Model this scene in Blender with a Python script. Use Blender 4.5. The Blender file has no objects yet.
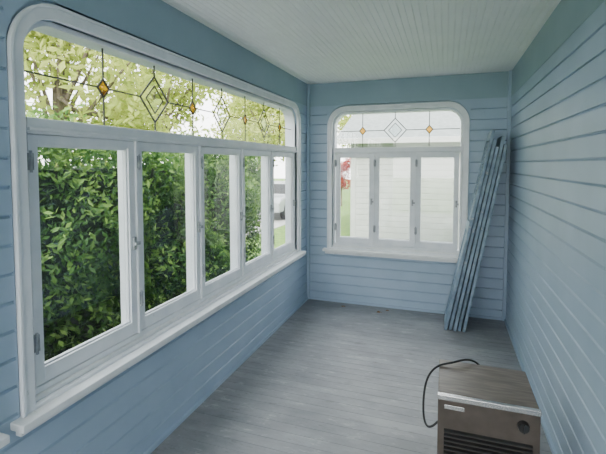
import bpy, bmesh, math, random
from mathutils import Vector, Matrix
random.seed(7)
scene = bpy.context.scene
col = scene.collection

# ------------------------------------------------------------ materials
def new_mat(name):
    m = bpy.data.materials.new(name); m.use_nodes = True
    nt = m.node_tree; b = nt.nodes['Principled BSDF']
    return m, nt, b
def paint(name, c1, c2, rough=0.5, scale=6, bump=0.1, stretch=(1,1,1), lo=0.35, hi=0.65, wear=None):
    m, nt, b = new_mat(name)
    tc = nt.nodes.new('ShaderNodeTexCoord'); mp = nt.nodes.new('ShaderNodeMapping')
    mp.inputs['Scale'].default_value = stretch
    n = nt.nodes.new('ShaderNodeTexNoise'); n.inputs['Scale'].default_value = scale; n.inputs['Detail'].default_value = 6
    r = nt.nodes.new('ShaderNodeValToRGB')
    r.color_ramp.elements[0].position = lo; r.color_ramp.elements[1].position = hi
    r.color_ramp.elements[0].color = (*c1, 1); r.color_ramp.elements[1].color = (*c2, 1)
    nt.links.new(tc.outputs['Object'], mp.inputs[0]); nt.links.new(mp.outputs[0], n.inputs['Vector'])
    nt.links.new(n.outputs['Fac'], r.inputs[0])
    last = r.outputs[0]
    if wear:   # chipped / grimy spots: (colour, scale, threshold)
        wc, ws, wt = wear
        n2 = nt.nodes.new('ShaderNodeTexNoise'); n2.inputs['Scale'].default_value = ws; n2.inputs['Detail'].default_value = 8; n2.inputs['Roughness'].default_value = 0.7
        nt.links.new(mp.outputs[0], n2.inputs['Vector'])
        r2 = nt.nodes.new('ShaderNodeValToRGB'); r2.color_ramp.elements[0].position = wt; r2.color_ramp.elements[1].position = wt+0.06
        nt.links.new(n2.outputs['Fac'], r2.inputs[0])
        mx = nt.nodes.new('ShaderNodeMix'); mx.data_type = 'RGBA'
        mx.inputs[7].default_value = (*wc,1); nt.links.new(last, mx.inputs[6]); nt.links.new(r2.outputs[0], mx.inputs[0])
        last = mx.outputs[2]
    nt.links.new(last, b.inputs['Base Color'])
    b.inputs['Roughness'].default_value = rough
    if bump:
        bp = nt.nodes.new('ShaderNodeBump'); bp.inputs['Strength'].default_value = bump; bp.inputs['Distance'].default_value = 0.004
        nt.links.new(n.outputs['Fac'], bp.inputs['Height']); nt.links.new(bp.outputs[0], b.inputs['Normal'])
    return m
M = {}
M['blue'] = paint('blue_wall_paint', (0.325,0.425,0.545), (0.365,0.468,0.59), 0.45, 3, wear=((0.28,0.37,0.47),7,0.66))
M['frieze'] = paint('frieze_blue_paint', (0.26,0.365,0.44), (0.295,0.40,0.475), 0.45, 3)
M['white'] = paint('white_window_paint', (0.72,0.75,0.795), (0.81,0.83,0.865), 0.4, 8, wear=((0.55,0.56,0.57),22,0.67))
M['sill'] = paint('worn_sill_paint', (0.72,0.73,0.74), (0.80,0.815,0.83), 0.5, 10, 0.3, (1,1,1), 0.30, 0.5, wear=((0.42,0.37,0.33),13,0.645))
M['ceil'] = paint('ceiling_paint', (0.82,0.825,0.81), (0.87,0.87,0.855), 0.5, 2)
M['lead'] = paint('lead_came', (0.03,0.03,0.028), (0.07,0.07,0.06), 0.5, 30, 0)
M['hinge'] = paint('painted_hinge_metal', (0.22,0.24,0.26), (0.4,0.42,0.44), 0.4, 30, 0)
M['shutter'] = paint('shutter_blue_paint', (0.15,0.23,0.31), (0.24,0.34,0.43), 0.55, 9)
M['shutter_edge'] = paint('shutter_worn_edge', (0.15,0.21,0.28), (0.26,0.35,0.44), 0.6, 12, wear=((0.40,0.43,0.46),18,0.6))
M['ext'] = paint('neighbour_siding_white', (0.35,0.365,0.35), (0.41,0.425,0.41), 0.7, 4)
M['roof'] = paint('neighbour_roof_shingle', (0.15,0.175,0.165), (0.21,0.235,0.225), 0.8, 9)
M['grass'] = paint('lawn_grass', (0.07,0.15,0.02), (0.15,0.25,0.04), 0.9, 5, 0.6)
M['concrete'] = paint('concrete_path', (0.30,0.30,0.29), (0.40,0.40,0.38), 0.9, 3)
M['bark'] = paint('bark', (0.06,0.045,0.03), (0.14,0.11,0.08), 0.9, 12, 0.6, (1,1,0.2))
M['hedge_core'] = paint('hedge_inside_dark', (0.004,0.009,0.003), (0.008,0.018,0.005), 1, 9)  # near-black core colour stands in for shade deep inside the hedge
M['carpaint'] = paint('car_silver_paint', (0.32,0.34,0.36), (0.36,0.38,0.40), 0.25, 2, 0)
M['dark'] = paint('dark_plastic', (0.012,0.012,0.013), (0.022,0.021,0.021), 0.4, 20, 0)
M['chrome'] = paint('brushed_trim', (0.5,0.5,0.5), (0.62,0.62,0.6), 0.25, 20, 0); M['chrome'].node_tree.nodes['Principled BSDF'].inputs['Metallic'].default_value = 0.8
M['cabinet_top'] = paint('woodgrain_vinyl', (0.125,0.10,0.083), (0.205,0.17,0.145), 0.4, 5, 0.05, (1.5,14,1))
M['cabinet_front'] = paint('brown_grille_panel', (0.055,0.042,0.034), (0.085,0.067,0.055), 0.45, 9, 0)
M['cable'] = paint('black_rubber', (0.01,0.01,0.01), (0.02,0.02,0.02), 0.5, 9, 0)
M['dryleaf'] = paint('dry_leaf', (0.16,0.08,0.03), (0.3,0.17,0.07), 0.9, 30, 0)

# floor: per-board variation + scuffed, worn paint
m, nt, b = new_mat('grey_porch_floor_paint'); M['floor'] = m
L = nt.links.new
tc = nt.nodes.new('ShaderNodeTexCoord'); sx = nt.nodes.new('ShaderNodeSeparateXYZ')
dv = nt.nodes.new('ShaderNodeMath'); dv.operation = 'DIVIDE'; dv.inputs[1].default_value = 0.083
sh = nt.nodes.new('ShaderNodeMath'); sh.operation = 'ADD'; sh.inputs[1].default_value = 2.6
fl = nt.nodes.new('ShaderNodeMath'); fl.operation = 'FLOOR'
wn = nt.nodes.new('ShaderNodeTexWhiteNoise'); wn.noise_dimensions = '1D'
L(tc.outputs['Object'], sx.inputs[0]); L(sx.outputs['Y'], sh.inputs[0]); L(sh.outputs[0], dv.inputs[0]); L(dv.outputs[0], fl.inputs[0]); L(fl.outputs[0], wn.inputs['W'])
mp = nt.nodes.new('ShaderNodeMapping'); mp.inputs['Scale'].default_value = (1, 2.0, 1)
n1 = nt.nodes.new('ShaderNodeTexNoise'); n1.inputs['Scale'].default_value = 1.8; n1.inputs['Detail'].default_value = 10; n1.inputs['Roughness'].default_value = 0.7
L(tc.outputs['Object'], mp.inputs[0]); L(mp.outputs[0], n1.inputs['Vector'])
ad = nt.nodes.new('ShaderNodeMath'); ad.operation = 'MULTIPLY_ADD'; ad.inputs[1].default_value = 0.09
L(wn.outputs['Value'], ad.inputs[0]); L(n1.outputs['Fac'], ad.inputs[2])
rp = nt.nodes.new('ShaderNodeValToRGB'); rp.color_ramp.elements[0].position = 0.38; rp.color_ramp.elements[1].position = 0.72
rp.color_ramp.elements[0].color = (0.165,0.172,0.184,1); rp.color_ramp.elements[1].color = (0.285,0.292,0.305,1)
L(ad.outputs[0], rp.inputs[0])
mp2 = nt.nodes.new('ShaderNodeMapping'); mp2.inputs['Scale'].default_value = (1, 3, 1)
n2 = nt.nodes.new('ShaderNodeTexNoise'); n2.inputs['Scale'].default_value = 5; n2.inputs['Detail'].default_value = 10; n2.inputs['Roughness'].default_value = 0.75
L(tc.outputs['Object'], mp2.inputs[0]); L(mp2.outputs[0], n2.inputs['Vector'])
r2 = nt.nodes.new('ShaderNodeValToRGB'); r2.color_ramp.elements[0].position = 0.56; r2.color_ramp.elements[1].position = 0.68; r2.color_ramp.elements[1].color = (0.8,0.8,0.8,1)
L(n2.outputs['Fac'], r2.inputs[0])
mx = nt.nodes.new('ShaderNodeMix'); mx.data_type = 'RGBA'; mx.inputs[7].default_value = (0.41,0.41,0.41,1)
L(rp.outputs[0], mx.inputs[6]); L(r2.outputs[0], mx.inputs[0])
r3 = nt.nodes.new('ShaderNodeValToRGB'); r3.color_ramp.elements[0].position = 0.32; r3.color_ramp.elements[1].position = 0.43
r3.color_ramp.elements[0].color = (0.75,0.75,0.75,1); r3.color_ramp.elements[1].color = (0,0,0,1)
L(n2.outputs['Fac'], r3.inputs[0])
mx2 = nt.nodes.new('ShaderNodeMix'); mx2.data_type = 'RGBA'; mx2.inputs[7].default_value = (0.115,0.112,0.11,1)
L(mx.outputs[2], mx2.inputs[6]); L(r3.outputs[0], mx2.inputs[0])
L(mx2.outputs[2], b.inputs['Base Color']); b.inputs['Roughness'].default_value = 0.42
bp = nt.nodes.new('ShaderNodeBump'); bp.inputs['Strength'].default_value = 0.25; bp.inputs['Distance'].default_value = 0.004
L(n1.outputs['Fac'], bp.inputs['Height']); L(bp.outputs[0], b.inputs['Normal'])

def glass(name, tint, gl=0.06, rough=0.02):
    m = bpy.data.materials.new(name); m.use_nodes = True; nt = m.node_tree
    nt.nodes.remove(nt.nodes['Principled BSDF']); out = nt.nodes['Material Output']
    t = nt.nodes.new('ShaderNodeBsdfTransparent'); t.inputs[0].default_value = (*tint, 1)
    g = nt.nodes.new('ShaderNodeBsdfGlossy'); g.inputs['Roughness'].default_value = rough
    mx = nt.nodes.new('ShaderNodeMixShader'); mx.inputs[0].default_value = gl
    nt.links.new(t.outputs[0], mx.inputs[1]); nt.links.new(g.outputs[0], mx.inputs[2]); nt.links.new(mx.outputs[0], out.inputs[0])
    return m
M['glass'] = glass('window_glass', (0.97,0.985,0.98))
M['amber'] = glass('amber_glass', (0.85,0.42,0.06), 0.1)
M['bevelglass'] = glass('bevelled_glass', (0.88,0.93,0.95), 0.12, 0.1)

def leafmat(name, ca, cb, cc, trans=0.35):
    m = bpy.data.materials.new(name); m.use_nodes = True; nt = m.node_tree
    b = nt.nodes['Principled BSDF']; out = nt.nodes['Material Output']
    at = nt.nodes.new('ShaderNodeAttribute'); at.attribute_name = 'leaftone'
    r = nt.nodes.new('ShaderNodeValToRGB'); e = r.color_ramp.elements
    e[0].color = (*ca,1); e[1].color = (*cc,1); k = e.new(0.5); k.color = (*cb,1)
    nt.links.new(at.outputs['Fac'], r.inputs[0]); nt.links.new(r.outputs[0], b.inputs['Base Color'])
    b.inputs['Roughness'].default_value = 0.6; b.inputs['Specular IOR Level'].default_value = 0.25
    tl = nt.nodes.new('ShaderNodeBsdfTranslucent'); nt.links.new(r.outputs[0], tl.inputs[0])
    mx = nt.nodes.new('ShaderNodeMixShader'); mx.inputs[0].default_value = trans
    nt.links.new(b.outputs[0], mx.inputs[1]); nt.links.new(tl.outputs[0], mx.inputs[2]); nt.links.new(mx.outputs[0], out.inputs[0])
    return m
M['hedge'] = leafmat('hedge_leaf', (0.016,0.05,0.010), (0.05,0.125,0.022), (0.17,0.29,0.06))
M['tree'] = leafmat('tree_leaf', (0.19,0.25,0.04), (0.36,0.42,0.09), (0.55,0.57,0.18), 0.5)
M['redleaf'] = leafmat('red_leaf', (0.20,0.01,0.01), (0.35,0.03,0.03), (0.4,0.08,0.04))

# ------------------------------------------------------------ helpers
def finish(bm, name, mats, parent=None, smooth=False, bevel=0, recalc=True):
    bmesh.ops.remove_doubles(bm, verts=bm.verts, dist=1e-5)
    bmesh.ops.dissolve_degenerate(bm, edges=bm.edges, dist=1e-5)
    if recalc: bmesh.ops.recalc_face_normals(bm, faces=bm.faces)
    me = bpy.data.meshes.new(name); bm.to_mesh(me); bm.free()
    for k in mats: me.materials.append(M[k])
    if smooth: me.shade_smooth()
    o = bpy.data.objects.new(name, me); col.objects.link(o)
    if parent: o.parent = parent
    if bevel:
        md = o.modifiers.new('bevel', 'BEVEL'); md.width = bevel; md.segments = 2; md.limit_method = 'ANGLE'
    return o
def empty(name, loc=(0,0,0)):
    e = bpy.data.objects.new(name, None); e.empty_display_size = 0.2; col.objects.link(e); return e
def hexa(bm, pts, mi=0):
    v = [bm.verts.new(p) for p in pts]
    for f in ((0,1,2,3),(4,7,6,5),(0,4,5,1),(1,5,6,2),(2,6,7,3),(3,7,4,0)):
        bm.faces.new([v[i] for i in f]).material_index = mi
def box(bm, a, c, mi=0):
    x0,y0,z0 = a; x1,y1,z1 = c
    hexa(bm, [(x0,y0,z0),(x1,y0,z0),(x1,y1,z0),(x0,y1,z0),(x0,y0,z1),(x1,y0,z1),(x1,y1,z1),(x0,y1,z1)], mi)
XL, XR, YB, YR, H = -1.60, 0.63, 4.77, -2.6, 2.60
left = lambda s,z,d: (XL-d, s, z)
back = lambda s,z,d: (s, YB+d, z)
right = lambda s,z,d: (XR+d, s, z)
rear = lambda s,z,d: (s, YR-d, z)
def mbox(bm, mp, s0,s1,z0,z1,d0,d1, mi=0):
    hexa(bm, [mp(s0,z0,d0),mp(s1,z0,d0),mp(s1,z0,d1),mp(s0,z0,d1),mp(s0,z1,d0),mp(s1,z1,d0),mp(s1,z1,d1),mp(s0,z1,d1)], mi)
LAP = 0.112
def clap(bm, mp, s0,s1,z0,z1, mi=0, sign=-1, off=0, lap=LAP):
    prof = [(0.0,0.016),(0.86,0.015),(0.90,0.009),(0.945,0.004),(1.0,0.003)]
    k = math.floor(z0/lap+1e-6)
    while k*lap < z1-1e-6:
        for (f0,t0),(f1,t1) in zip(prof, prof[1:]):
            a, b_ = k*lap+f0*lap, k*lap+f1*lap
            if b_ <= z0+1e-6 or a >= z1-1e-6: continue
            a2, b2 = max(a,z0), min(b_,z1)
            ta = t0+(t1-t0)*(a2-a)/(b_-a); tb = t0+(t1-t0)*(b2-a)/(b_-a)
            hexa(bm, [mp(s0,a2,off+sign*ta),mp(s1,a2,off+sign*ta),mp(s1,a2,off),mp(s0,a2,off),mp(s0,b2,off+sign*tb),mp(s1,b2,off+sign*tb),mp(s1,b2,off),mp(s0,b2,off)], mi)
        k += 1
N = 12
def outline(s0,s1,z0,z1,r, rect=False):
    p = [(s0,z0),(s1,z0)]
    for cx,a0 in ((s1-r,0),(s0+r,90)):
        for i in range(N+1):
            a = math.radians(a0+90*i/N); c, s = math.cos(a), math.sin(a)
            q = max(abs(c),abs(s)) if rect else 1
            p.append((cx+r*c/q, z1-r+r*s/q))
    return p
def ring(bm, mp, A, B, d0, d1, mi=0):
    n = len(A)
    for i in range(n):
        j = (i+1)%n
        pa,pb,qa,qb = A[i],A[j],B[i],B[j]
        for quad in ([(*pa,d0),(*pb,d0),(*qb,d0),(*qa,d0)], [(*pa,d1),(*pb,d1),(*qb,d1),(*qa,d1)],
                     [(*pa,d0),(*pb,d0),(*pb,d1),(*pa,d1)], [(*qa,d0),(*qb,d0),(*qb,d1),(*qa,d1)]):
            pts = []
            for t in quad:
                w = Vector(mp(*t))
                if not any((w-x).length < 1e-6 for x in pts): pts.append(w)
            if len(pts) >= 3:
                try: bm.faces.new([bm.verts.new(x) for x in pts]).material_index = mi
                except: pass

T = 0.13
RAD = 0.165
def wall_with_windows(name, mp, s0, s1, openings, parentless=True):
    bm = bmesh.new()
    ops = sorted(openings)
    z0o, z1o, R = 0.66, 2.26, RAD
    cz0, cz1 = 0.60, 2.335
    cs = s0
    mbox(bm, mp, s0, s1, -0.6, z0o, 0, T); mbox(bm, mp, s0, s1, z1o, H+0.1, 0, T)
    clap(bm, mp, s0, s1, 0.0, cz0)
    for (a,b_) in ops:
        mbox(bm, mp, cs, a, z0o, z1o, 0, T)
        clap(bm, mp, cs if cs==s0 else cs+0.065, a-0.065, cz0, cz1)
        ring(bm, mp, outline(a,b_,z0o,z1o,R), outline(a,b_,z0o,z1o,R,True), 0, T)
        ring(bm, mp, outline(a-0.06,b_+0.06,cz0,cz1,R+0.06), outline(a-0.065,b_+0.065,cz0,cz1,R+0.06,True), -0.014, 0)
        cs = b_
    mbox(bm, mp, cs, s1, z0o, z1o, 0, T)
    clap(bm, mp, cs+0.065, s1, cz0, cz1)
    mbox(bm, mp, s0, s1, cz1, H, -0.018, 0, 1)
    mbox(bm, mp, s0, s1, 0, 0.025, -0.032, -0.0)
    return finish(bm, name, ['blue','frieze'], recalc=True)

def tube(bm, mp, p, q, d, r=0.0045, mi=0):
    a = Vector(mp(p[0],p[1],d)); b_ = Vector(mp(q[0],q[1],d)); v = b_-a
    if v.length < 1e-5: return
    ax = v.normalized(); u = ax.orthogonal().normalized(); w = ax.cross(u)
    A=[];B=[]
    for i in range(6):
        t = i*math.pi/3; o = u*math.cos(t)*r+w*math.sin(t)*r
        A.append(bm.verts.new(a+o)); B.append(bm.verts.new(b_+o))
    for i in range(6):
        bm.faces.new([A[i],A[(i+1)%6],B[(i+1)%6],B[i]])
    bm.faces.new(A[::-1]); bm.faces.new(B)

def window(name, mp, a, b_, nsash, pattern, hingeside=1):
    par = empty(name)
    z0, z1, R = 0.66, 2.26, RAD
    bm = bmesh.new()
    ring(bm, mp, outline(a,b_,z0,z1,R), outline(a-0.052,b_+0.052,0.62,z1+0.054,R+0.052), -0.026, 0)
    ring(bm, mp, outline(a-0.044,b_+0.044,0.62,z1+0.046,R+0.044), outline(a-0.058,b_+0.058,0.62,z1+0.060,R+0.058), -0.034, -0.012)
    ring(bm, mp, outline(a+0.024,b_-0.024,z0+0.045,z1-0.024,R-0.02), outline(a,b_,z0,z1,R), 0.015, T)
    mbox(bm, mp, a+0.02, b_-0.02, 1.775, 1.84, -0.004, T)
    mbox(bm, mp, a+0.02, b_-0.02, 1.785, 1.80, -0.018, 0.0)
    finish(bm, 'casing', ['white'], par, bevel=0.003)
    bm = bmesh.new()
    mbox(bm, mp, a-0.10, b_+0.10, 0.614, 0.645, -0.085, 0.0)
    mbox(bm, mp, a, b_, 0.62, 0.68, 0.0, T+0.03)
    mbox(bm, mp, a-0.08, b_+0.08, 0.58, 0.614, -0.045, 0.0)
    finish(bm, 'sill', ['sill'], par, bevel=0.004)
    w = (b_-a-0.056)/nsash
    bmg = bmesh.new(); bmh = bmesh.new(); bmp = bmesh.new()
    for i in range(nsash):
        s0 = a+0.028+i*w+0.008; s1 = s0+w-0.016
        zb, zt = 0.708, 1.772
        bm = bmesh.new(); d0, d1 = 0.02, 0.06
        st = 0.044
        mbox(bm, mp, s0, s0+st, zb, zt, d0, d1); mbox(bm, mp, s1-st, s1, zb, zt, d0, d1)
        mbox(bm, mp, s0+st, s1-st, zb, zb+0.07, d0, d1); mbox(bm, mp, s0+st, s1-st, zt-0.042, zt, d0, d1)
        for q in ((s0+st, s0+st+0.008, zb+0.07, zt-0.042),(s1-st-0.008,s1-st,zb+0.07,zt-0.042),(s0+st,s1-st,zb+0.07,zb+0.078),(s0+st,s1-st,zt-0.05,zt-0.042)):
            mbox(bm, mp, *q, d0+0.012, d1-0.01)
        finish(bm, 'sash_%d'%(i+1), ['white'], par, bevel=0.003)
        mbox(bmg, mp, s0+st, s1-st, zb+0.065, zt-0.038, 0.04, 0.043)
        if i: 
            mbox(bmp, mp, s0-0.024, s0+0.008, 0.70, 1.778, 0.03, T)
            mbox(bmp, mp, s0-0.016, s0, 0.70, 1.778, 0.008, 0.03)
        for zh in (0.90, 1.66):
            hs = s0
            mbox(bmh, mp, hs-0.012, hs+0.014, zh-0.035, zh+0.035, 0.004, 0.02)
            tube(bmh, mp, (hs,zh-0.045), (hs,zh+0.045), 0.003, 0.006)
        mbox(bmh, mp, s1-0.03, s1-0.012, 1.18, 1.25, 0.006, 0.02)
        mbox(bmh, mp, s1-0.028, s1+0.006, 1.205, 1.222, -0.006, 0.006)
    if nsash > 1: finish(bmp, 'mullions', ['white'], par, bevel=0.002)
    finish(bmg, 'glass_panes', ['glass'], par)
    finish(bmh, 'hinges', ['hinge'], par)
    bm = bmesh.new()
    o = outline(a+0.018,b_-0.018,1.835,z1-0.018,R-0.012)
    vv = [bm.verts.new(mp(s,z,0.065)) for s,z in o]
    bm.faces.new(vv)
    finish(bm, 'transom_glass', ['glass'], par)
    bm = bmesh.new(); ba = bmesh.new(); bb = bmesh.new()
    zc = 2.035; zt, zb = z1-0.025, 1.835; D = 0.058
    step = pattern['step']; c0 = pattern['c']
    def diamond(bmx, s, hw, hh, d, line=True):
        P = [(s-hw,zc),(s,zc+hh),(s+hw,zc),(s,zc-hh)]
        for k in range(4): tube(bm, mp, P[k], P[(k+1)%4], D, 0.0055)
        return P
    k = -pattern['n']; edges = []
    while k <= pattern['n']:
        s = c0+k*step
        big = (k % 2 == 0)
        if big:
            P = diamond(bm, s, 0.125, 0.135, D)
            Q = [(s-0.075,zc),(s,zc+0.082),(s+0.075,zc),(s,zc-0.082)]
            for i in range(4): tube(bm, mp, Q[i], Q[(i+1)%4], D, 0.004)
            bb.faces.new([bb.verts.new(mp(*q,0.060)) for q in Q])
            tube(bm, mp, (s,zc+0.135), (s,zt), D); tube(bm, mp, (s,zc-0.135), (s,zb), D)
            edges.append((s-0.125, s+0.125))
        else:
            P = diamond(bm, s, 0.038, 0.045, D)
            ba.faces.new([ba.verts.new(mp(*q,0.060)) for q in P])
            tube(bm, mp, (s,zc+0.045), (s,zt), D); tube(bm, mp, (s,zc-0.045), (s,zb), D)
            edges.append((s-0.038, s+0.038))
        k += 1
    cur = a+0.03
    for e0,e1 in edges:
        tube(bm, mp, (cur,zc), (e0,zc), D); cur = e1
    tube(bm, mp, (cur,zc), (b_-0.03,zc), D)
    finish(bm, 'lead_came', ['lead'], par)
    finish(ba, 'amber_diamonds', ['amber'], par, recalc=False)
    finish(bb, 'bevelled_diamonds', ['bevelglass'], par, recalc=False)
    return par

# ------------------------------------------------------------ room shell
L1 = (1.20, 4.40); L2 = (-2.20, 0.95); BK = (-1.28, 0.165)
wall_with_windows('wall_left', left, YR, YB, [L1, L2])
wall_with_windows('wall_back', back, XL, XR, [BK])
window('window_1', left, *L1, 5, dict(c=2.86, step=0.393, n=3))
window('window_2', back, *BK, 3, dict(c=-0.56, step=0.373, n=1))
window('window_3', left, *L2, 5, dict(c=-0.625, step=0.393, n=3))
bm = bmesh.new(); box(bm, (XL, YB-0.045, 0), (XL+0.045, YB, H)); box(bm, (XR-0.045, YB-0.045, 0), (XR, YB, H))
finish(bm, 'trim_1', ['blue'], bevel=0.003)
bm = bmesh.new()
box(bm, (XR, YR, -0.6), (XR+T, YB+T, H+0.1)); clap(bm, right, YR, YB, 0, 2.335)
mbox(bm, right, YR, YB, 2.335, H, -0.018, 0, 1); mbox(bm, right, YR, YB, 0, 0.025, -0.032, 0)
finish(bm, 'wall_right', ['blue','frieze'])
bm = bmesh.new()
for a,b_,z0,z1 in ((XL,XL+0.12,-0.6,H+0.1),(XR-0.12,XR,-0.6,H+0.1),(XL+0.12,XR-0.12,2.42,H+0.1),(XL+0.12,XR-0.12,-0.6,-0.08)):
    mbox(bm, rear, a, b_, z0, z1, 0, T)
finish(bm, 'wall_rear', ['white'])  # unseen rear end, opened wide to let extra daylight into the porch
bm = bmesh.new(); y = YR
while y < YB-1e-4:
    y1 = min(y+0.083, YB)
    p = [(y+0.0004,-0.002),(y+0.0018,0.0),(y1-0.0018,0.0),(y1-0.0004,-0.002)]
    A = [bm.verts.new((XL, q[0], q[1])) for q in p]; B = [bm.verts.new((XR, q[0], q[1])) for q in p]
    for i in range(3): bm.faces.new([A[i],B[i],B[i+1],A[i+1]])
    y = y1
box(bm, (XL, YR, -0.08), (XR, YB, -0.003))
finish(bm, 'floor', ['floor'], recalc=True)
bm = bmesh.new(); x = XL
while x < XR-1e-4:
    x1 = min(x+0.042, XR)
    p = [(x,H+0.005),(x+0.004,H),(x1-0.004,H),(x1,H+0.005)]
    A = [bm.verts.new((q[0], YR, q[1])) for q in p]; B = [bm.verts.new((q[0], YB, q[1])) for q in p]
    for i in range(3): bm.faces.new([A[i],A[i+1],B[i+1],B[i]])
    x = x1
box(bm, (XL-0.02, YR, H+0.006), (XR, YB, H+0.1))
finish(bm, 'ceiling', ['ceil'], recalc=True)
bm = bmesh.new(); hexa(bm, [(XL-0.3,YR-0.2,H+0.1),(XR,YR-0.2,H+0.1),(XR,YB+0.35,H+0.1),(XL-0.3,YB+0.35,H+0.1),(XL-0.3,YR-0.2,H+0.22),(XR,YR-0.2,H+0.9),(XR,YB+0.35,H+0.9),(XL-0.3,YB+0.35,H+0.22)])
finish(bm, 'porch_roof', ['roof'])
bm = bmesh.new(); box(bm, (XR+T, YR, -0.6), (XR+T+6, YB+0.3, 5.5)); finish(bm, 'main_house', ['ext'])  # unseen house volume, added tall so it blocks the sun on this side

# ------------------------------------------------------------ leaning shutters
par = empty('shutter_stack')
ang = math.radians(11.3)
for i in range(5):
    bx = 0.005+i*0.042; L_ = 2.0-0.06*(i%3)-0.02*i; th = 0.028; W = 0.40
    ya = 4.27+0.018*(i%2); 
    bm = bmesh.new()
    bs = 0.055
    def B(a,c,mi=0): box(bm, a, c, mi)
    B((0,0,0),(th,bs,L_),1); B((0,W-bs,0),(th,W,L_),1)
    for z in (0, L_*0.5, L_-0.09): B((0.0,bs,z),(th,W-bs,z+0.09))
    z = 0.10
    while z < L_-0.11:
        if not (L_*0.5-0.02 < z < L_*0.5+0.09):
            hexa(bm, [(0.004,bs,z),(0.010,bs,z),(0.010,W-bs,z),(0.004,W-bs,z),(th-0.01,bs,z+0.026),(th-0.004,bs,z+0.026),(th-0.004,W-bs,z+0.026),(th-0.01,W-bs,z+0.026)])
        z += 0.034
    Rm = Matrix.Rotation(ang-0.004*i, 4, 'Y')
    bm.transform(Matrix.Translation((bx, ya, 0.032*math.sin(ang)+0.0005)) @ Rm)
    finish(bm, 'shutter_%d'%(i+1), ['shutter','shutter_edge'], par, bevel=0.002)

# ------------------------------------------------------------ dehumidifier cabinet
par = empty('dehumidifier')
x0,x1,y0,y1,h = -0.02, 0.42, 2.05, 2.44, 0.54
bm = bmesh.new(); box(bm, (x0,y0+0.02,0.03),(x1,y1,h)); finish(bm, 'case', ['cabinet_top'], par, bevel=0.008)
bm = bmesh.new(); box(bm, (x0-0.003,y0-0.004,h-0.022),(x1+0.003,y0+0.02,h+0.003)); finish(bm, 'top_trim', ['chrome'], par, bevel=0.003)
bm = bmesh.new(); box(bm, (x0,y0,0.04),(x1,y0+0.02,h-0.022)); finish(bm, 'front_panel', ['cabinet_front'], par, bevel=0.003)
bm = bmesh.new()
z = 0.08
while z < h-0.16:
    hexa(bm, [(x0+0.03,y0-0.012,z),(x1-0.03,y0-0.012,z),(x1-0.03,y0,z+0.004),(x0+0.03,y0,z+0.004),(x0+0.03,y0-0.012,z+0.006),(x1-0.03,y0-0.012,z+0.006),(x1-0.03,y0,z+0.012),(x0+0.03,y0,z+0.012)])
    z += 0.022
finish(bm, 'grille_louvres', ['dark'], par)
bm = bmesh.new(); box(bm, (x0+0.03,y0-0.003,h-0.064),(x0+0.12,y0,h-0.044)); finish(bm, 'name_plate', ['chrome'], par, bevel=0.001)
bm = bmesh.new()
bmesh.ops.create_cone(bm, cap_ends=True, segments=24, radius1=0.026, radius2=0.022, depth=0.022, matrix=Matrix.Translation((x1-0.07,y0-0.011,h-0.08)) @ Matrix.Rotation(math.radians(90),4,'X'))
box(bm, (x1-0.073,y0-0.03,h-0.10),(x1-0.067,y0-0.02,h-0.06))
finish(bm, 'control_knob', ['dark'], par)
bm = bmesh.new()
for xx in (x0+0.05,x1-0.05):
    for yy in (y0+0.06,y1-0.05):
        bmesh.ops.create_cone(bm, cap_ends=True, segments=16, radius1=0.018, radius2=0.018, depth=0.03, matrix=Matrix.Translation((xx,yy,0.015)))
finish(bm, 'feet', ['dark'], par)
def wire(name, pts, r, mat, parent=None):
    cu = bpy.data.curves.new(name, 'CURVE'); cu.dimensions = '3D'; cu.bevel_depth = r; cu.bevel_resolution = 3
    sp = cu.splines.new('NURBS'); sp.points.add(len(pts)-1)
    for p, q in zip(sp.points, pts): p.co = (*q, 1)
    sp.order_u = 4; sp.use_endpoint_u = True; sp.resolution_u = 12
    cu.materials.append(M[mat]); o = bpy.data.objects.new(name, cu); col.objects.link(o)
    if parent: o.parent = parent
    return o
wire('power_cord', [(0.25,2.45,0.40),(0.22,2.51,0.50),(0.14,2.43,0.58),(0.05,2.37,0.555),(-0.02,2.35,0.55),(-0.075,2.30,0.51),(-0.095,2.25,0.44),(-0.095,2.18,0.34),(-0.07,2.13,0.30),(-0.035,2.12,0.34),(-0.02,2.14,0.35)], 0.0055, 'cable', par)

def dry_leaf(x,y,s):
    bm = bmesh.new(); n = 10; c = bm.verts.new((0,0,0.012)); vs=[]
    for i in range(n):
        a = i*2*math.pi/n; r = s*(1 if i%2==0 else 0.62)*random.uniform(0.8,1.1)
        vs.append(bm.verts.new((r*math.cos(a), r*0.8*math.sin(a), 0.002+random.uniform(0,0.014))))
    for i in range(n): bm.faces.new([c,vs[i],vs[(i+1)%n]])
    o = finish(bm, 'dry_leaf', ['dryleaf']); o.location = (x,y,0.0)
for x,y,s in ((-1.10,4.60,0.035),(-0.68,4.55,0.035),(-0.60,4.62,0.025)): dry_leaf(x,y,s)

# ------------------------------------------------------------ outdoors
GZ = -0.6
bm = bmesh.new(); g = 60
vs = [bm.verts.new(p) for p in ((-g,-g,GZ),(g,-g,GZ),(g,g,GZ),(-g,g,GZ))]; bm.faces.new(vs)
finish(bm, 'ground', ['grass'], recalc=False)
bm = bmesh.new(); box(bm, (-8.2,11.5,GZ),(-5.6,19.5,GZ+0.02)); finish(bm, 'driveway', ['concrete'])
bm = bmesh.new(); box(bm, (XL-0.6,YR-7,GZ),(XR+4,YR-T,GZ+0.03)); finish(bm, 'bounce_patio', ['concrete'])  # unseen concrete slab, added to bounce daylight in through the rear opening

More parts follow.
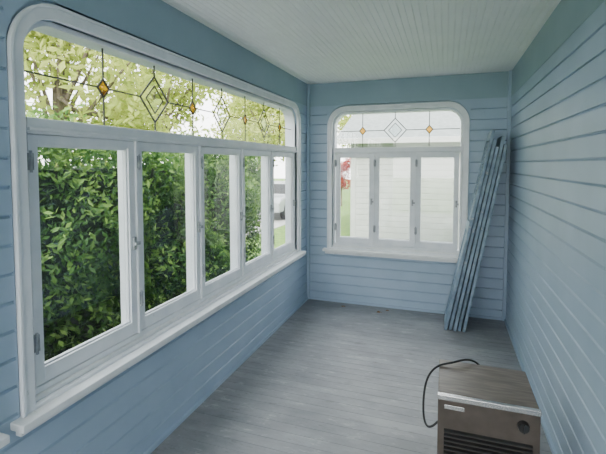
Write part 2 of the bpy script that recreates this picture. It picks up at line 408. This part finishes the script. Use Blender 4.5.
def leaves(name, pts, size, mat, core=None, extra=None):
    verts=[]; faces=[]; tones=[]
    for p, tone in pts:
        n = Vector((random.gauss(0,1),random.gauss(0,1),random.gauss(0.5,0.8))).normalized()
        u = n.orthogonal().normalized(); u.rotate(Matrix.Rotation(random.random()*6.28,3,n)); w = n.cross(u)
        s = size*random.uniform(0.6,1.3); p = Vector(p); k = len(verts)
        verts += [p-u*s, p-w*s*0.42+n*s*0.1, p+u*s, p+w*s*0.42+n*s*0.1]
        faces.append((k,k+1,k+2,k+3)); v = min(1,max(0,tone+random.uniform(-0.25,0.25))); tones += [v]*4
    nb = len(verts); nf = len(faces)
    if core:
        for p in core[0]: verts.append(Vector(p)); tones.append(0)
        for f in core[1]: faces.append(tuple(i+nb for i in f))
    me = bpy.data.meshes.new(name); me.from_pydata(verts, [], faces)
    at = me.attributes.new('leaftone','FLOAT','POINT'); at.data.foreach_set('value', tones)
    me.materials.append(M[mat]); me.materials.append(M[core[2]] if core else M[mat])
    me.polygons.foreach_set('material_index', [0]*nf+[1]*(len(faces)-nf)); me.update()
    o = bpy.data.objects.new(name, me); col.objects.link(o); return o

def hedge(x0,x1,y0,y1,z1,n,size,seed):
    random.seed(seed); pts=[]
    for i in range(n):
        f = random.random()
        y = random.uniform(y0,y1); z = random.uniform(GZ,z1)
        bump = 0.13*math.sin(y*2.7+1.3*math.sin(z*3))+0.10*math.sin(z*4.1+y*1.7)+0.06*math.sin(y*9+z*7)
        ztop = z1+0.10*math.sin(y*3.1)+0.07*math.sin(y*8)
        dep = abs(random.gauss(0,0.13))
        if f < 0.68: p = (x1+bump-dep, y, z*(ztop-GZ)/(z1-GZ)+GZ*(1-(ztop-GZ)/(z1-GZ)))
        elif f < 0.86: p = (random.uniform(x0,x1), y, ztop+bump*0.5-dep)
        else:
            p = (random.uniform(x0,x1), y1+bump-dep, z)
        # shade and sun painted into leaf tone: darker inside, lighter on tips and top
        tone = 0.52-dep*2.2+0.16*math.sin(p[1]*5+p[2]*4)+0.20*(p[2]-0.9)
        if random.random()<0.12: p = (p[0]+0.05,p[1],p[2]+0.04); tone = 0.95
        pts.append((p,tone))
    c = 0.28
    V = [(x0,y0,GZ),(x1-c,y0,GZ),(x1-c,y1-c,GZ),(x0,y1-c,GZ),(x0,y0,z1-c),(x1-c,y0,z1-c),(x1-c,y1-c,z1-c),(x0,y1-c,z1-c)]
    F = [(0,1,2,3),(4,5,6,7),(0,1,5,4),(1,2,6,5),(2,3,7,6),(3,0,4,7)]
    return leaves('hedge', pts, size, 'hedge', (V,F,'hedge_core'))
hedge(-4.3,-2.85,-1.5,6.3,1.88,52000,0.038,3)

def tree(x,y,hgt,rad,n,size,mat='tree',seed=1,name='maple_tree'):
    random.seed(seed)
    V=[];F=[]
    def cone(p,q,r0,r1,k=8):
        p=Vector(p);q=Vector(q);ax=(q-p).normalized();u=ax.orthogonal().normalized();w=ax.cross(u);b0=len(V)
        for i in range(k):
            t=2*math.pi*i/k; V.append(p+(u*math.cos(t)+w*math.sin(t))*r0)
        for i in range(k):
            t=2*math.pi*i/k; V.append(q+(u*math.cos(t)+w*math.sin(t))*r1)
        for i in range(k): F.append((b0+i,b0+(i+1)%k,b0+k+(i+1)%k,b0+k+i))
    top = (x,y,GZ+hgt*0.5); cone((x,y,GZ),top,hgt*0.03,hgt*0.018)
    cl=[]
    for i in range(16):
        a=random.random()*6.28; r=rad*random.uniform(0.15,0.8); z=GZ+hgt*random.uniform(0.38,0.95)
        c=(x+r*math.cos(a),y+r*math.sin(a),z); cl.append((c,rad*random.uniform(0.3,0.5)))
        b=(x,y,GZ+hgt*random.uniform(0.28,0.5)); cone(b,c,hgt*0.010,hgt*0.003,5)
    pts=[]
    for i in range(n):
        c,r=random.choice(cl); v=Vector((random.gauss(0,1),random.gauss(0,1),random.gauss(0,1))).normalized()*r*random.uniform(0.5,1.05)
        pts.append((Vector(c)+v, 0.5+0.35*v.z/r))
    return leaves(name, pts, size, mat, (V,F,'bark'))
tree(-9.5,3.5,7.5,3.2,5500,0.15,seed=11)
tree(-10.5,9.0,8.5,3.6,6000,0.15,seed=12)
tree(-12.4,15.5,8.5,3.8,6000,0.16,seed=13)
tree(-10.5,24,8.5,3.8,5500,0.18,seed=14)
tree(-5.5,33,8.5,4.2,5000,0.22,seed=15)
tree(-18,10,10,4.5,5000,0.2,seed=16)
tree(-14,30,10,4.5,5000,0.22,seed=17)
tree(-9,-3,7.5,3.2,4500,0.16,seed=18)
tree(-5.3,21.5,2.6,0.9,2500,0.08,'redleaf',19,'japanese_maple')
hedge(-26,-24,-10,50,1.5,14000,0.2,21)

# neighbour house
par = empty('neighbour_house')
nx0,nx1,ny0,ny1,ez = -2.38, 9.0, 11.0, 18.0, 2.35
bm = bmesh.new(); box(bm, (nx0,ny0,GZ),(nx1,ny1,ez))
nmp = lambda s,z,d: (s, ny0-0.0+d, z)
clap(bm, nmp, nx0, nx1, GZ, ez, lap=0.15)
ry, rz = (ny0+ny1)/2, 3.75
for xx in (nx0, nx1-0.1):
    a=[bm.verts.new(p) for p in ((xx,ny0,ez),(xx,ny1,ez),(xx,ry,rz),(xx+0.1,ny0,ez),(xx+0.1,ny1,ez),(xx+0.1,ry,rz))]
    for f in ((0,1,2),(3,5,4),(0,3,4,1),(1,4,5,2),(2,5,3,0)): bm.faces.new([a[i] for i in f])
finish(bm, 'siding', ['ext'], par)
bm = bmesh.new(); o = 0.4; sl = (rz-ez)/(ry-ny0)
for yy,s in ((ny0-o,1),(ny1+o,-1)):
    ze = ez-o*sl
    hexa(bm, [(nx0-o,yy,ze),(nx1+o,yy,ze),(nx1+o,ry,rz),(nx0-o,ry,rz),(nx0-o,yy,ze+0.12),(nx1+o,yy,ze+0.12),(nx1+o,ry,rz+0.12),(nx0-o,ry,rz+0.12)])
finish(bm, 'roof_slopes', ['roof'], par)
bm = bmesh.new(); box(bm, (nx0-o,ny0-o-0.1,ez-o*sl-0.02),(nx1+o,ny0-o,ez-o*sl+0.12)); box(bm,(nx0-0.06,ny0-0.04,GZ),(nx0+0.08,ny0+0.08,ez)); finish(bm, 'gutter_and_corner', ['ext'], par, bevel=0.01)

# car in driveway
par = empty('car')
prof = [(-2.2,0.35),(-2.2,0.75),(-1.9,0.92),(-1.15,0.98),(-0.55,1.42),(0.75,1.46),(1.55,1.05),(2.15,0.95),(2.25,0.6),(2.2,0.35)]
bm = bmesh.new()
def sec(xo, k):
    out=[]
    for (yy,zz) in prof:
        inw = 0.22*max(0,(zz-0.95))/0.5
        out.append(bm.verts.new((xo-math.copysign(inw,xo), yy, zz)))
    return out
A=sec(-0.88,0);B=sec(0.88,0);n=len(prof)
bm.faces.new(A); bm.faces.new(B[::-1])
for i in range(n): bm.faces.new([A[i],B[i],B[(i+1)%n],A[(i+1)%n]])
body = finish(bm, 'body', ['carpaint'], par, bevel=0.06)
bm = bmesh.new()
hexa(bm, [(-0.7,-1.12,1.01),(0.7,-1.12,1.01),(0.7,-1.10,1.0),(-0.7,-1.10,1.0),(-0.62,-0.62,1.39),(0.62,-0.62,1.39),(0.62,-0.58,1.38),(-0.62,-0.58,1.38)])
for sx_ in (-1,1):
    hexa(bm, [(sx_*0.885,-0.95,1.0),(sx_*0.885,1.3,1.02),(sx_*0.84,1.3,1.02),(sx_*0.84,-0.95,1.0),(sx_*0.70,-0.5,1.38),(sx_*0.70,0.75,1.40),(sx_*0.66,0.75,1.40),(sx_*0.66,-0.5,1.38)])
finish(bm, 'windows', ['dark'], par)
bm = bmesh.new()
for xx in (-0.82,0.82):
    for yy in (-1.4,1.4):
        bmesh.ops.create_cone(bm, cap_ends=True, segments=24, radius1=0.33, radius2=0.33, depth=0.2, matrix=Matrix.Translation((xx,yy,0.33)) @ Matrix.Rotation(math.radians(90),4,'Y'))
finish(bm, 'wheels', ['dark'], par)
par.location = (-6.9, 16.8, GZ+0.02)

# ------------------------------------------------------------ light
w = bpy.data.worlds.new('sky'); scene.world = w; w.use_nodes = True
nt = w.node_tree; bg = nt.nodes['Background']
tc = nt.nodes.new('ShaderNodeTexCoord'); sp = nt.nodes.new('ShaderNodeSeparateXYZ'); rp = nt.nodes.new('ShaderNodeValToRGB')
nt.links.new(tc.outputs['Generated'], sp.inputs[0]); nt.links.new(sp.outputs['Z'], rp.inputs[0]); nt.links.new(rp.outputs[0], bg.inputs[0])
rp.color_ramp.elements[0].color = (1.0,0.995,0.99,1); rp.color_ramp.elements[1].color = (0.90,0.94,1.0,1)
bg.inputs[1].default_value = 8.4
sd = bpy.data.lights.new('sun','SUN'); sd.energy = 10.5; sd.angle = math.radians(12); sd.color = (1,0.95,0.89)
so = bpy.data.objects.new('sun', sd); col.objects.link(so)
so.rotation_euler = Vector((-0.25,0.78,-0.60)).to_track_quat('-Z','Y').to_euler()

# ------------------------------------------------------------ camera
cd = bpy.data.cameras.new('camera'); cam = bpy.data.objects.new('camera', cd); col.objects.link(cam)
F = 414.0; pitch = 3.0
cd.sensor_width = 36; cd.sensor_fit = 'HORIZONTAL'; cd.lens = F/606*36
cd.shift_y = -(63 - F*math.tan(math.radians(pitch)))/606
cam.location = (0,0,1.65); cam.rotation_euler = (math.radians(90-pitch), 0, math.radians(19.1))
cd.clip_start = 0.05; cd.clip_end = 300
scene.camera = cam
